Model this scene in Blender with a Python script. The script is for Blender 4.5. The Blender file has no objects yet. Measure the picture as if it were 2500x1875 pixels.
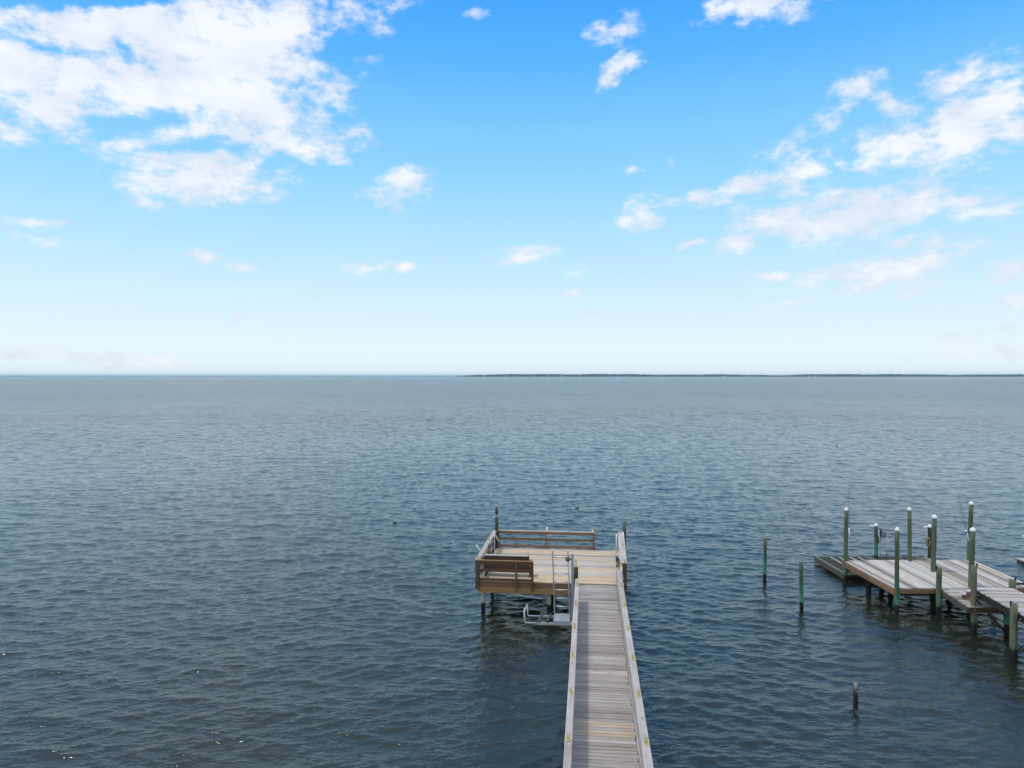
import bpy, bmesh, math, random
import numpy as np
from mathutils import Vector, Matrix
random.seed(7); rng = np.random.default_rng(11)
sc = bpy.context.scene
col = sc.collection
R = math.radians
CAM_H = 10.3
SUN_EL, SUN_AZ = R(68), R(-92)          # azimuth measured from +Y (view direction) towards +X

# ------------------------------------------------------------------ materials
def new_mat(name):
    m = bpy.data.materials.new(name); m.use_nodes = True
    nt = m.node_tree; b = nt.nodes['Principled BSDF']
    return m, nt, b
def N(nt, typ, **kw):
    n = nt.nodes.new(typ)
    for k, v in kw.items():
        if k.startswith('i_'):
            n.inputs[int(k[2:]) if k[2:].isdigit() else k[2:].replace('_', ' ')].default_value = v
        else: setattr(n, k, v)
    return n
def lk(nt, a, b): nt.links.new(a, b)
def math_n(nt, op, a, b=None, clamp=False):
    n = nt.nodes.new('ShaderNodeMath'); n.operation = op; n.use_clamp = clamp
    for i, v in enumerate((a, b)):
        if v is None: continue
        if isinstance(v, (int, float)): n.inputs[i].default_value = v
        else: nt.links.new(v, n.inputs[i])
    return n.outputs[0]
def mixc(nt, fac, a, b, mode='MIX'):
    n = nt.nodes.new('ShaderNodeMix'); n.data_type = 'RGBA'; n.blend_type = mode
    for i, v in ((0, fac), (6, a), (7, b)):
        if isinstance(v, (int, float)): n.inputs[i].default_value = v
        elif isinstance(v, tuple): n.inputs[i].default_value = (*v[:3], 1)
        else: nt.links.new(v, n.inputs[i])
    return n.outputs[2]
def ramp(nt, fac, stops, interp='LINEAR'):
    n = nt.nodes.new('ShaderNodeValToRGB'); cr = n.color_ramp; cr.interpolation = interp
    while len(cr.elements) < len(stops): cr.elements.new(0.5)
    for e, (p, c) in zip(cr.elements, stops):
        e.position = p; e.color = (*c, 1) if isinstance(c, tuple) else (c, c, c, 1)
    nt.links.new(fac, n.inputs[0]); return n.outputs[0]
def smooth(nt, v, lo, hi, to0=0., to1=1.):
    n = nt.nodes.new('ShaderNodeMapRange'); n.interpolation_type = 'SMOOTHSTEP'
    nt.links.new(v, n.inputs[0])
    for i, x in ((1, lo), (2, hi), (3, to0), (4, to1)): n.inputs[i].default_value = x
    return n.outputs[0]

def wood(name, stops, axis, var=.35, knots=.5, rough=.8, stain=None, speck=0.):
    """weathered timber: tone attribute per board, streaky grain along one axis, knots, blotches"""
    m, nt, b = new_mat(name)
    tone = N(nt, 'ShaderNodeAttribute', attribute_name='tone').outputs['Fac']
    tc = N(nt, 'ShaderNodeTexCoord').outputs['Object']
    off = N(nt, 'ShaderNodeCombineXYZ')
    for i, k in enumerate((31.7, 17.3, 53.1)): lk(nt, math_n(nt, 'MULTIPLY', tone, k), off.inputs[i])
    add = N(nt, 'ShaderNodeVectorMath', operation='ADD'); lk(nt, tc, add.inputs[0]); lk(nt, off.outputs[0], add.inputs[1])
    def scaled(al, ac):
        mp = N(nt, 'ShaderNodeVectorMath', operation='MULTIPLY'); lk(nt, add.outputs[0], mp.inputs[0])
        mp.inputs[1].default_value = tuple(al if i == axis else ac for i in range(3)); return mp.outputs[0]
    def noise(vec, detail=4., rgh=.6):
        n = N(nt, 'ShaderNodeTexNoise'); n.inputs['Scale'].default_value = 1; n.inputs['Detail'].default_value = detail
        n.inputs['Roughness'].default_value = rgh; lk(nt, vec, n.inputs['Vector']); return n.outputs[0]
    grain = noise(scaled(1.2, 38.)); blot = noise(scaled(1.6, 5.), 3.); kn = noise(scaled(3.2, 16.), 2., .5)
    base = ramp(nt, tone, stops)
    g = math_n(nt, 'MULTIPLY_ADD', grain, var*2); nt.nodes[-1].inputs[2].default_value = 1-var
    g2 = math_n(nt, 'MULTIPLY_ADD', blot, .6); nt.nodes[-1].inputs[2].default_value = .7
    v = math_n(nt, 'MULTIPLY', g, g2)
    cv = N(nt, 'ShaderNodeCombineColor'); [lk(nt, v, cv.inputs[i]) for i in range(3)]
    c = mixc(nt, 1., base, cv.outputs[0], 'MULTIPLY')
    k = smooth(nt, kn, .66, .76, 0, knots)
    c = mixc(nt, k, c, (.045, .035, .03))
    if stain:
        sn = noise(scaled(.5, .9), 3.); c = mixc(nt, smooth(nt, sn, .55, .72, 0, stain[1]), c, stain[0])
    lk(nt, c, b.inputs['Base Color']); b.inputs['Roughness'].default_value = rough
    b.inputs['Specular IOR Level'].default_value = .3
    bp = N(nt, 'ShaderNodeBump'); bp.inputs['Strength'].default_value = .5; bp.inputs['Distance'].default_value = .006
    lk(nt, grain, bp.inputs['Height']); lk(nt, bp.outputs[0], b.inputs['Normal'])
    return m
GREY = [(0, (.155, .132, .12)), (.2, (.265, .235, .22)), (.5, (.385, .35, .33)), (.72, (.50, .462, .435)), (.8, (.46, .39, .32)), (.92, (.47, .36, .245)), (1, (.42, .285, .17))]
GREY2 = [(0, (.16, .13, .12)), (.25, (.26, .23, .215)), (.5, (.42, .395, .375)), (.72, (.54, .52, .50)), (.8, (.46, .37, .28)), (1, (.33, .22, .14))]
BROWN = [(0, (.09, .053, .034)), (.5, (.17, .098, .058)), (1, (.31, .18, .10))]
ORANGE = [(0, (.30, .17, .075)), (1, (.42, .245, .105))]
DARKG = [(0, (.020, .024, .017)), (.6, (.055, .058, .042)), (.85, (.16, .15, .13)), (1, (.42, .41, .38))]
M = {}
for ax, s in enumerate('xyz'):
    M['grey_'+s] = wood('weathered_grey_timber_'+s, GREY, ax, .5, .7)
    M['brown_'+s] = wood('brown_treated_timber_'+s, BROWN, ax, .3)
    M['pale_'+s] = wood('pale_dock_timber_'+s, GREY2, ax, .32, .35)
    M['mossy_'+s] = wood('dark_mossy_timber_'+s, DARKG, ax, .4)
M['walk'] = wood('walkway_timber', GREY, 0, .55, .85, stain=((.20, .12, .06), .3))
M['plat'] = wood('platform_timber', [(0, (.19, .155, .13)), (.2, (.32, .275, .24)), (.5, (.46, .405, .355)), (.72, (.57, .505, .44)), (.8, (.57, .43, .29)), (.92, (.56, .395, .235)), (1, (.51, .33, .175))], 0, .5, .6)
M['orange'] = wood('orange_brown_timber', ORANGE, 0, .4, .6)

def piling_mat(name, bands, streak=.62):
    """round timber pile: stain bands by height above the water, streaky and blotchy"""
    m, nt, b = new_mat(name)
    pos = N(nt, 'ShaderNodeNewGeometry').outputs['Position']
    sp = N(nt, 'ShaderNodeSeparateXYZ'); lk(nt, pos, sp.inputs[0])
    n1 = N(nt, 'ShaderNodeTexNoise'); n1.inputs['Scale'].default_value = 1; n1.inputs['Detail'].default_value = 5
    ml = N(nt, 'ShaderNodeVectorMath', operation='MULTIPLY'); lk(nt, pos, ml.inputs[0]); ml.inputs[1].default_value = (16, 16, 2.2)
    lk(nt, ml.outputs[0], n1.inputs['Vector'])
    z = math_n(nt, 'MULTIPLY_ADD', n1.outputs[0], .5); lk(nt, sp.outputs[2], nt.nodes[-1].inputs[2])
    zz = math_n(nt, 'DIVIDE', math_n(nt, 'SUBTRACT', z, .25), 4., True)
    base = ramp(nt, zz, [(h/4, c) for h, c in bands])
    n2 = N(nt, 'ShaderNodeTexNoise'); n2.inputs['Scale'].default_value = 1; n2.inputs['Detail'].default_value = 6
    m2 = N(nt, 'ShaderNodeVectorMath', operation='MULTIPLY'); lk(nt, pos, m2.inputs[0]); m2.inputs[1].default_value = (19, 19, 1.7)
    lk(nt, m2.outputs[0], n2.inputs['Vector'])
    v = math_n(nt, 'MULTIPLY_ADD', n2.outputs[0], streak*2.6); nt.nodes[-1].inputs[2].default_value = 1-streak*1.3
    cv = N(nt, 'ShaderNodeCombineColor'); [lk(nt, v, cv.inputs[i]) for i in range(3)]
    lk(nt, mixc(nt, 1., base, cv.outputs[0], 'MULTIPLY'), b.inputs['Base Color'])
    b.inputs['Roughness'].default_value = .75; b.inputs['Specular IOR Level'].default_value = .3
    bp = N(nt, 'ShaderNodeBump'); bp.inputs['Strength'].default_value = .6; bp.inputs['Distance'].default_value = .012
    lk(nt, n2.outputs[0], bp.inputs['Height']); lk(nt, bp.outputs[0], b.inputs['Normal'])
    return m
WET = (.014, .013, .011)
M['pile_green'] = piling_mat('green_stained_piling', [(0, WET), (.42, (.02, .02, .016)), (.5, (.08, .19, .12)), (.8, (.12, .21, .13)), (1.2, (.10, .15, .085)), (2.2, (.085, .12, .07)), (4, (.10, .13, .08))])
M['pile_teal'] = piling_mat('teal_stained_piling', [(0, WET), (.44, (.02, .02, .017)), (.5, (.08, .30, .19)), (.85, (.05, .22, .14)), (1.3, (.055, .14, .085)), (1.7, (.075, .115, .066)), (4, (.10, .125, .08))])
M['pile_moss'] = piling_mat('pale_mossy_piling', [(0, WET), (.42, (.02, .02, .016)), (.55, (.14, .19, .11)), (.9, (.19, .20, .11)), (1.5, (.17, .17, .115)), (2.2, (.12, .13, .09)), (4, (.12, .13, .09))])
M['pile_dark'] = piling_mat('dark_wet_piling', [(0, WET), (.5, (.02, .018, .013)), (.9, (.045, .05, .032)), (4, (.06, .06, .045))])
M['pile_pale'] = piling_mat('pale_sleeved_piling', [(0, (.012, .011, .014)), (.50, (.014, .012, .016)), (.53, (.45, .46, .29)), (1, (.50, .49, .33)), (1.3, (.11, .08, .05)), (4, (.09, .08, .045))], .2)
M['pile_grey'] = piling_mat('old_grey_piling', [(0, (.03, .022, .014)), (.36, (.035, .025, .016)), (.55, (.10, .09, .085)), (.75, (.2, .19, .19)), (1, (.25, .24, .245)), (4, (.24, .235, .235))])

def plain(name, c, rough=.5, metal=0., nz=.12, scale=9.):
    m, nt, b = new_mat(name)
    tc = N(nt, 'ShaderNodeTexCoord').outputs['Object']
    n = N(nt, 'ShaderNodeTexNoise'); n.inputs['Scale'].default_value = scale; n.inputs['Detail'].default_value = 5; lk(nt, tc, n.inputs['Vector'])
    f = math_n(nt, 'MULTIPLY_ADD', n.outputs[0], nz*2); nt.nodes[-1].inputs[2].default_value = 1-nz
    cv = N(nt, 'ShaderNodeCombineColor'); [lk(nt, f, cv.inputs[i]) for i in range(3)]
    lk(nt, mixc(nt, 1., c, cv.outputs[0], 'MULTIPLY'), b.inputs['Base Color'])
    b.inputs['Roughness'].default_value = rough; b.inputs['Metallic'].default_value = metal
    return m
M['white'] = plain('white_plastic', (.8, .8, .8), .45, nz=.06)
M['yellow'] = plain('yellow_plastic', (.62, .48, .09), .5, nz=.25, scale=30)
M['alu'] = plain('brushed_aluminium', (.44, .49, .54), .42, .55, nz=.15)
M['alu_light'] = plain('bare_aluminium', (.62, .66, .69), .40, .35, nz=.1)
M['grate'] = plain('aluminium_tread', (.42, .47, .52), .55, .3, nz=.2, scale=25)
M['steel'] = plain('dull_steel', (.16, .18, .19), .45, .6, nz=.3)
M['bolt'] = plain('galvanised_bolt', (.6, .6, .6), .4, .4)
M['rubber'] = plain('dark_rubber', (.05, .06, .07), .7, nz=.4, scale=20)
M['black'] = plain('black_fitting', (.02, .02, .022), .6)
M['rope'] = plain('tan_rope', (.33, .27, .13), .8, nz=.35, scale=40)
M['tealrope'] = plain('teal_rope', (.02, .25, .25), .7)
M['blue'] = plain('blue_reel', (.05, .13, .3), .4)
M['palepole'] = plain('pale_pole', (.5, .5, .44), .5)
M['net'] = plain('dark_netting', (.03, .04, .05), .8)
M['housewhite'] = plain('white_house_paint', (.8, .8, .78), .7)
M['roof'] = plain('grey_roof', (.25, .26, .28), .8)
M['leaf'] = plain('far_foliage', (.035, .06, .03), .9, nz=.5, scale=.05)
M['sand'] = plain('far_sand', (.35, .32, .26), .9)
def bird_mat(name, stops, scale=30):
    m, nt, b = new_mat(name)
    tc = N(nt, 'ShaderNodeTexCoord').outputs['Generated']; sp = N(nt, 'ShaderNodeSeparateXYZ'); lk(nt, tc, sp.inputs[0])
    n = N(nt, 'ShaderNodeTexNoise'); n.inputs['Scale'].default_value = scale; lk(nt, tc, n.inputs['Vector'])
    f = math_n(nt, 'MULTIPLY_ADD', n.outputs[0], .10); lk(nt, sp.outputs[2], nt.nodes[-1].inputs[2])
    lk(nt, ramp(nt, math_n(nt, 'SUBTRACT', f, .05), stops), b.inputs['Base Color']); b.inputs['Roughness'].default_value = .6
    return m
M['heron'] = bird_mat('heron_plumage', [(0, (.2, .2, .19)), (.19, (.22, .22, .21)), (.21, (.012, .016, .03)), (.42, (.02, .022, .03)), (.50, (.075, .075, .082)), (.86, (.085, .09, .10)), (.90, (.42, .46, .50)), (1, (.46, .5, .54))])
M['cormorant'] = bird_mat('black_plumage', [(0, (.008, .009, .013)), (.5, (.013, .013, .026)), (1, (.028, .024, .028))])
M['duck'] = bird_mat('brown_plumage', [(0, (.14, .11, .08)), (.5, (.085, .07, .05)), (1, (.04, .035, .028))])

# ------------------------------------------------------------------ mesh builder
class MB:
    def __init__(s): s.v, s.f, s.t, s.sm = [], [], [], []
    def raw(s, vs, fs, tone=None, smooth=False):
        t = random.random() if tone is None else tone; o = len(s.v)
        s.v += [tuple(p) for p in vs]; s.f += [tuple(i+o for i in f) for f in fs]; s.t += [t]*len(fs); s.sm += [smooth]*len(fs)
    def box(s, x0, x1, y0, y1, z0, z1, tone=None):
        s.raw([(x0, y0, z0), (x1, y0, z0), (x1, y1, z0), (x0, y1, z0), (x0, y0, z1), (x1, y0, z1), (x1, y1, z1), (x0, y1, z1)],
              [(3, 2, 1, 0), (4, 5, 6, 7), (0, 1, 5, 4), (1, 2, 6, 5), (2, 3, 7, 6), (3, 0, 4, 7)], tone)
    def quadbox(s, p, z0, z1, tone=None):          # four corners counter-clockwise, flat slab
        s.raw([(*q[:2], z0) for q in p]+[(*q[:2], z1) for q in p],
              [(3, 2, 1, 0), (4, 5, 6, 7), (0, 1, 5, 4), (1, 2, 6, 5), (2, 3, 7, 6), (3, 0, 4, 7)], tone)
    def beam(s, a, b, w, h, tone=None, up=(0, 0, 1)):   # box along a->b, width w sideways, height h along up
        a, b = Vector(a), Vector(b); d = (b-a).normalized(); up = Vector(up)
        sd = d.cross(up)
        sd = Vector((1, 0, 0)) if sd.length < 1e-4 else sd.normalized()
        u = sd.cross(d).normalized()
        q = [sd*(w/2*i)+u*(h/2*j) for i, j in ((-1, -1), (1, -1), (1, 1), (-1, 1))]
        s.raw([a+k for k in q]+[b+k for k in q], [(3, 2, 1, 0), (4, 5, 6, 7), (0, 1, 5, 4), (1, 2, 6, 5), (2, 3, 7, 6), (3, 0, 4, 7)], tone)
    def tube(s, pts, rad, n=10, tone=None, smooth=True, jitter=0.):
        pts = [Vector(p) for p in pts]; rs = rad if isinstance(rad, (list, tuple)) else [rad]*len(pts)
        vs, fs = [], []
        for i, p in enumerate(pts):
            d = (pts[min(i+1, len(pts)-1)]-pts[max(i-1, 0)]).normalized()
            a = Vector((1, 0, 0)) if abs(d.z) > .7 else Vector((0, 0, 1))
            x = d.cross(a).normalized(); y = d.cross(x)
            for k in range(n):
                t = 2*math.pi*k/n; r = rs[i]*(1+jitter*(random.random()-.5))
                vs.append(p+x*(math.cos(t)*r)+y*(math.sin(t)*r))
        for i in range(len(pts)-1):
            for k in range(n):
                a0, a1 = i*n+k, i*n+(k+1) % n
                fs.append((a0, a0+n, a1+n, a1))
        s.raw(vs, fs, tone, smooth); o = len(s.v)-len(vs)
        t = s.t[-1]
        for ring, rev in ((0, 0), (len(pts)-1, 1)):
            f = tuple(o+ring*n+k for k in range(n)); s.f.append(f if not rev else f[::-1]); s.t.append(t); s.sm.append(False)
    def lathe(s, c, prof, n=14, tone=None, axis=(0, 0, 1), smooth=True):
        c = Vector(c); d = Vector(axis).normalized(); s.tube([c+d*h for r, h in prof], [max(r, .001) for r, h in prof], n, tone, smooth)
    def build(s, name, mat, parent=None, off=(0, 0, 0), loc=None):
        me = bpy.data.meshes.new(name)
        o = Vector(off)
        me.from_pydata([Vector(p)-o for p in s.v], [], s.f)
        at = me.attributes.new('tone', 'FLOAT', 'FACE'); at.data.foreach_set('value', np.array(s.t, dtype=np.float32))
        me.polygons.foreach_set('use_smooth', np.array(s.sm, dtype=bool))
        me.materials.append(mat)
        bm = bmesh.new(); bm.from_mesh(me); bmesh.ops.recalc_face_normals(bm, faces=bm.faces); bm.to_mesh(me); bm.free()
        ob = bpy.data.objects.new(name, me); col.objects.link(ob)
        if parent: ob.parent = parent
        if loc: ob.location = loc
        return ob
def tag(o, label, cat, group=None, kind=None):
    o['label'] = label; o['category'] = cat
    if group: o['group'] = group
    if kind: o['kind'] = kind
    return o
def empty(name, loc, rz=0., label=None, cat=None, group=None):
    o = bpy.data.objects.new(name, None); col.objects.link(o); o.location = loc; o.rotation_euler = (0, 0, rz); o.empty_display_size = .3
    if label: tag(o, label, cat, group)
    return o
def grey(): return min(.74, max(.05, random.gauss(.46, .12)))

# ------------------------------------------------------------------ the pier (local frame: x across, y along the pier, z above the water)
A = R(6.16); PO = (3.015, 30.104, 0.)
pier = empty('wooden_pier', PO, -A, 'long weathered timber pier with railed walkway and square brown end platform', 'pier')
def pier_world(u, v, z=0.):
    return (PO[0]+u*math.cos(A)+v*math.sin(A), PO[1]-u*math.sin(A)+v*math.cos(A), z)
DZ = 1.5; CAPZ = 2.4; NEAR = -37.
b = MB(); v = -.24
while v > NEAR:
    w = .138
    t = grey()
    if random.random() < .015: t = grey()
    if -12.75 < v < -12.5 or -12.3 < v < -12.1: t = .83
    dz = random.uniform(-.004, .003); e = random.uniform(-.022, .022)
    b.box(-.135+e, 1.385+random.uniform(-.022, .022), v-w, v, DZ-.038+dz, DZ+dz, t); v -= w+random.uniform(.011, .018)
b.build('walkway_deck', M['walk'], pier)
for u in (-.02, .62, 1.27):
    b = MB(); y = NEAR
    while y < -.3: b.box(u-.022, u+.022, y, min(y+4.8, -.3), DZ-.29, DZ-.043); y += 4.8
    b.build('stringer', M['brown_y'], pier)
def plat_right(v): return 1.74+.03*v
b = MB(); v = -.10
while v < 5.72:
    w = .138; f = v/5.8
    tan = .5+.5*math.sin(v*2.1+.6)
    t = grey()
    if (f > .62 or f < .16 or .30 < f < .38) and random.random() < .78: t = random.uniform(.76, .99)
    elif random.random() < .3: t = random.uniform(.7, .84)
    k = random.choice((-2.2, -1.6, -2.8))
    b.box(-4.46+random.uniform(-.008, .008), k-.002, v, v+w, DZ-.038, DZ, t)
    b.box(k+.002, plat_right(v)+random.uniform(-.008, .008), v, v+w, DZ-.038, DZ, t+random.uniform(-.04, .03)); v += w+random.uniform(.006, .011)
plat_back = v
b.build('platform_deck', M['plat'], pier)
b = MB(); b.box(-4.47, 1.33, -.10, -.062, 1.235, 1.458, .75); b.build('fascia', M['brown_x'], pier)['label'] = 'upper brown edge board'
b = MB(); b.box(-4.47, 1.33, -.125, -.085, .985, 1.232, .8); b.build('fascia', M['orange'], pier)['label'] = 'lower orange-brown edge board'
b = MB(); b.box(-4.47, -4.43, -.06, plat_back, 1.0, 1.458); b.build('fascia', M['brown_y'], pier)
b = MB(); b.beam((plat_right(0)-.02, -.06, 1.23), (plat_right(5.8)-.02, plat_back, 1.23), .04, .45); b.build('fascia', M['brown_y'], pier)
b = MB(); b.box(-4.43, 1.85, plat_back-.06, plat_back-.02, 1.0, 1.458); b.build('fascia', M['brown_x'], pier)
for y in (.5, 2.75, 5.3):
    b = MB(); b.box(-4.42, 1.72, y-.045, y+.045, .96, 1.2); b.build('cross_beam', M['brown_x'], pier)
b = MB()
for k in range(14): b.box(-4.2+k*.42, -4.16+k*.42, -.05, plat_back-.07, 1.205, 1.456)
b.build('joists', M['brown_y'], pier)

def pile(name, mat, parent, x, y, top, r=.1, bottom=-1.2, lean=(0, 0), off=(0, 0, 0), cap=False, n=14):
    b = MB(); k = 9; pts = []; rr = []
    for i in range(k+1):
        f = i/k; z = bottom+(top-bottom)*f
        g = max(0., z)/max(top, .1)
        pts.append((x+lean[0]*g+random.uniform(-.004, .004), y+lean[1]*g+random.uniform(-.004, .004), z)); rr.append(r*(1.04-.08*f))
    b.tube(pts, rr, n, .5, True, .05)
    p = b.build(name, mat, parent, off)
    if cap:
        c = MB(); q = pts[-1]; c.lathe((q[0], q[1], top-.05), [(r*1.10, 0), (r*1.11, .06), (r*1.07, .08), (r*.58, .135), (.012, .165)], 16, .5, smooth=False)
        c.build('cap', M['white'], p, off)
    return p
for x in (-4.29, -1.43, 1.48):
    for y in (.06, 2.9, 5.45):
        if x == 1.48 and y == 5.45: continue
        if x == -4.29 and y == 5.45: continue
        pile('piling', M['pile_pale'] if y < 1 and x < 0 else M['pile_dark'], pier, x, y, 1.2, .092)
y = -3.4
while y > NEAR:
    for x in (-.13, 1.36): pile('piling', M['pile_dark'], pier, x, y, 1.46, .10)
    b = MB(); b.box(-.25, 1.48, y-.12, y-.08, 1.0, 1.2); b.build('cross_beam', M['brown_x'], pier); y -= 4.6

def bracket(parent, x, y, z, turn=0., s=1.):
    """small yellow two-pronged plastic fitting screwed to the rail cap"""
    b = MB(); c, sn = math.cos(turn), math.sin(turn)
    def T(p): return (x+p[0]*c-p[1]*sn, y+p[0]*sn+p[1]*c, z+p[2])
    def bx(x0, x1, y0, y1, z0, z1):
        vs = [T(q) for q in ((x0, y0, z0), (x1, y0, z0), (x1, y1, z0), (x0, y1, z0), (x0, y0, z1), (x1, y0, z1), (x1, y1, z1), (x0, y1, z1))]
        b.raw(vs, [(3, 2, 1, 0), (4, 5, 6, 7), (0, 1, 5, 4), (1, 2, 6, 5), (2, 3, 7, 6), (3, 0, 4, 7)], .5)
    bx(-.035, .035, -.06, .05, 0, .014)
    bx(-.035, .035, 0, .016, .0141, .07)
    bx(-.034, -.012, .001, .015, .0701, .16*s); bx(.012, .034, .001, .015, .0701, .16*s)
    p = b.build('bracket', M['yellow'], parent)
    d = MB(); d.lathe(T((0, -.035, .0141)), [(.012, 0), (.012, .006), (.004, .009)], 8, .5); d.build('screw', M['steel'], p)
    return p
def railing(parts_axis, segs, name='railing'):
    b = MB(); return b

def rails_along_y(x_cap0, x_cap1, x_rail, y0, y1, mat, post_x, brk_x, levels, mat_cap, start=-1.1, step=2.3):
    """one run of railing along the pier: boards in the railing mesh, caps, posts and brackets below it"""
    b = MB()
    for z0, z1 in levels:
        y = y1
        while y > y0:
            e = max(y0, y-step*2); b.box(x_rail-.019, x_rail+.019, e+.004, y, z0, z1, grey()); y = e
    rl = b.build('railing', mat, pier)
    c = MB(); y = y1; k = 0; cuts = [start-step*i for i in range(40)]
    edges = [y1]+[q for q in cuts[::2] if y0 < q < y1-.4]+[y0]
    for a, e in zip(edges[:-1], edges[1:]):
        c.box(x_cap0, x_cap1, e+.003, a, CAPZ-.038, CAPZ+random.uniform(-.003, .003), random.uniform(.40, .62))
    c.build('rail_cap', mat_cap, rl)
    for q in cuts:
        if y0 < q < y1:
            p = MB(); p.box(post_x-.045, post_x+.045, q-.045, q+.045, DZ-.3, CAPZ-.04, random.uniform(.2, .5)); p.build('rail_post', M['grey_z'], rl)
            bracket(rl, brk_x, q, CAPZ+.004)
    return rl
LV = ((2.215, 2.355), (1.90, 2.13), (1.56, 1.80))
rails_along_y(-.275, -.115, -.150, NEAR, -2.55, M['grey_y'], -.215, -.195, LV, M['grey_y'])
rails_along_y(1.365, 1.545, 1.395, NEAR, -.75, M['grey_y'], 1.46, 1.47, LV, M['grey_y'])
# end posts of the two walkway rails
pg = pile('piling', M['pile_dark'], pier, -.29, -.30, 2.24, .10); bracket(pg, -.29, -.30, 2.25, 0, 2.0)
pc = pile('piling', M['pile_dark'], pier, 1.47, -.28, 2.40, .085); bracket(pc, 1.47, -.36, 2.41)

def board_run(b, p, q, off_n, z0, z1, th=.038, tone=None):
    """vertical board from p to q (x, y) set off_n to the right of the run"""
    p, q = Vector((*p, 0)), Vector((*q, 0)); d = (q-p).normalized(); n = Vector((d.y, -d.x, 0))
    b.beam(p+n*off_n+Vector((0, 0, (z0+z1)/2)), q+n*off_n+Vector((0, 0, (z0+z1)/2)), th, z1-z0, tone)
def plat_rail(p, q, posts, cap_w, mat, capmat, levels, post_mat, post_off, post_z0, brk=(), cap_shift=0., tones=(.2, .6), capt=None, ax=0):
    b = MB()
    for z0, z1 in levels: board_run(b, p, q, 0., z0, z1, .038, random.uniform(*tones))
    rl = b.build('railing', mat, pier)
    c = MB(); P, Q = Vector((*p, CAPZ-.018)), Vector((*q, CAPZ-.018)); d = (Q-P).normalized(); n = Vector((d.y, -d.x, 0))
    c.beam(P+n*cap_shift, Q+n*cap_shift, cap_w, .038, random.uniform(.42, .6) if capt is None else capt); c.build('rail_cap', capmat, rl)
    for t in posts:
        s = P.lerp(Q, t)+n*post_off; k = MB(); k.box(s.x-.045, s.x+.045, s.y-.045, s.y+.045, post_z0, CAPZ-.039, random.uniform(*tones)); k.build('rail_post', post_mat, rl)
    for t, sh in brk:
        s = P.lerp(Q, t); bracket(rl, s.x+n.x*(cap_shift+sh), s.y+n.y*(cap_shift+sh), CAPZ+.002)
    return rl
TOP, MID, LOW = (2.235, 2.36), (1.91, 2.02), (1.56, 1.67)
# front-left rail, back rail, left rail, right rail of the platform
fr = plat_rail((-4.50, -.155), (-2.10, -.155), (.02, .70, .985), .11, M['brown_x'], M['brown_x'], (TOP, (1.90, 2.0), (1.53, 1.62)), M['brown_z'], .064, 1.14, ((.0, -.02), (.045, .02)), 0, (.05, .45), .9)
bk = plat_rail((-4.34, 5.80), (.56, 5.80), (.005, .495, .985), .13, M['brown_x'], M['grey_x'], (TOP, MID, LOW), M['brown_z'], .064, 1.50, ((-.02, 0), (.0, .0), (.49, 0), (.985, 0)), 0, (.5, 1.), .74)
lf = plat_rail((-4.52, -.13), (-4.52, 5.78), (.03, .36, .68, .97), .2, M['brown_y'], M['grey_y'], (TOP, MID, LOW), M['brown_z'], -.064, 1.1, ((.62, -.03),), 0, (.3, .6), .5)
rt = plat_rail((1.70, .0), (1.86, 5.95), (.008, .34, .67, .985), .30, M['brown_y'], M['grey_y'], (TOP, MID, LOW), M['brown_z'], .10, 1.02, ((.008, .06), (.5, .05), (.97, -.06)), 0, (.2, .5), .62)
for o in (fr, bk, lf, rt): pass
# bolts on the rail posts
b = MB()
for u, v, z in ((-4.44, -.268, 1.22), (-2.84, -.268, 1.2), (1.81, -.045, 1.1), (1.81, -.045, 1.2), (-4.44, -.268, 2.28)):
    b.lathe((u, v, z), [(.016, 0), (.016, -.012), (.006, -.018)], 8, .5, (0, 1, 0))
b.build('bolts', M['bolt'], pier)
hp = pile('piling', M['pile_dark'], pier, -4.43, 5.62, 3.09, .083)
rp = pile('piling', M['pile_green'], pier, 2.05, 6.1, 2.93, .085)
def holder(pts, r=.03):
    b = MB(); b.tube(pts, r, 10, .5); return b.build('rod_holder', M['white'], pier)
holder([(-1.88, 5.87, 1.92), (-1.86, 5.90, 2.60)]); holder([(.44, 5.87, 1.90), (.44, 5.89, 2.50)], .035)
holder([(-4.78, 1.35, 2.66), (-4.42, 1.95, 1.74)]); holder([(-4.39, 4.55, 1.60), (-4.41, 4.60, 2.5)], .02); holder([(-4.42, 5.0, 2.32), (-4.28, 5.25, 1.95)])
holder([(1.62, 4.9, 1.60), (1.60, 5.0, 2.52)]); holder([(1.95, 5.0, 2.2), (1.93, 5.2, 2.56)])
holder([(1.42, -2.95, 1.70), (1.60, -.72, 2.42)], .025)

# ------------------------------------------------------------------ bench on the platform
bench = empty('bench', pier_world(-3.28, .60, DZ), -A, 'dark brown timber bench with tall board back behind the front rail', 'bench')
def bb(*a, tone=None): q = MB(); q.box(*a, tone); return q
q = MB()
for x0, x1 in ((-1.05, -.42), (-.417, .22), (.223, .95)): q.box(x0, x1, -.06, -.025, .34, .915, random.uniform(.0, .25))
q.build('backrest', M['brown_z'], bench)
bb(-1.06, .96, -.10, .04, .916, .954, tone=.7).build('top_cap', M['grey_x'], bench)
q = MB()
for y0 in (.0, .145, .29): q.box(-1.02, .98, y0, y0+.135, .42, .458, random.uniform(.3, .8))
q.build('seat', M['brown_x'], bench)
for x in (-.98, .98):
    bb(x-.045, x+.045, -.023, .066, .0, .42, tone=.3).build('leg', M['brown_z'], bench)
    bb(x-.045, x+.045, .36, .45, .0, .419, tone=.5).build('leg', M['brown_z'], bench)
    bb(x-.05, x+.05, -.02, .47, .62, .655, tone=.3).build('armrest', M['brown_y'], bench)
    bb(x-.03, x+.03, .36, .42, .459, .619, tone=.3).build('arm_post', M['brown_z'], bench)
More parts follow.
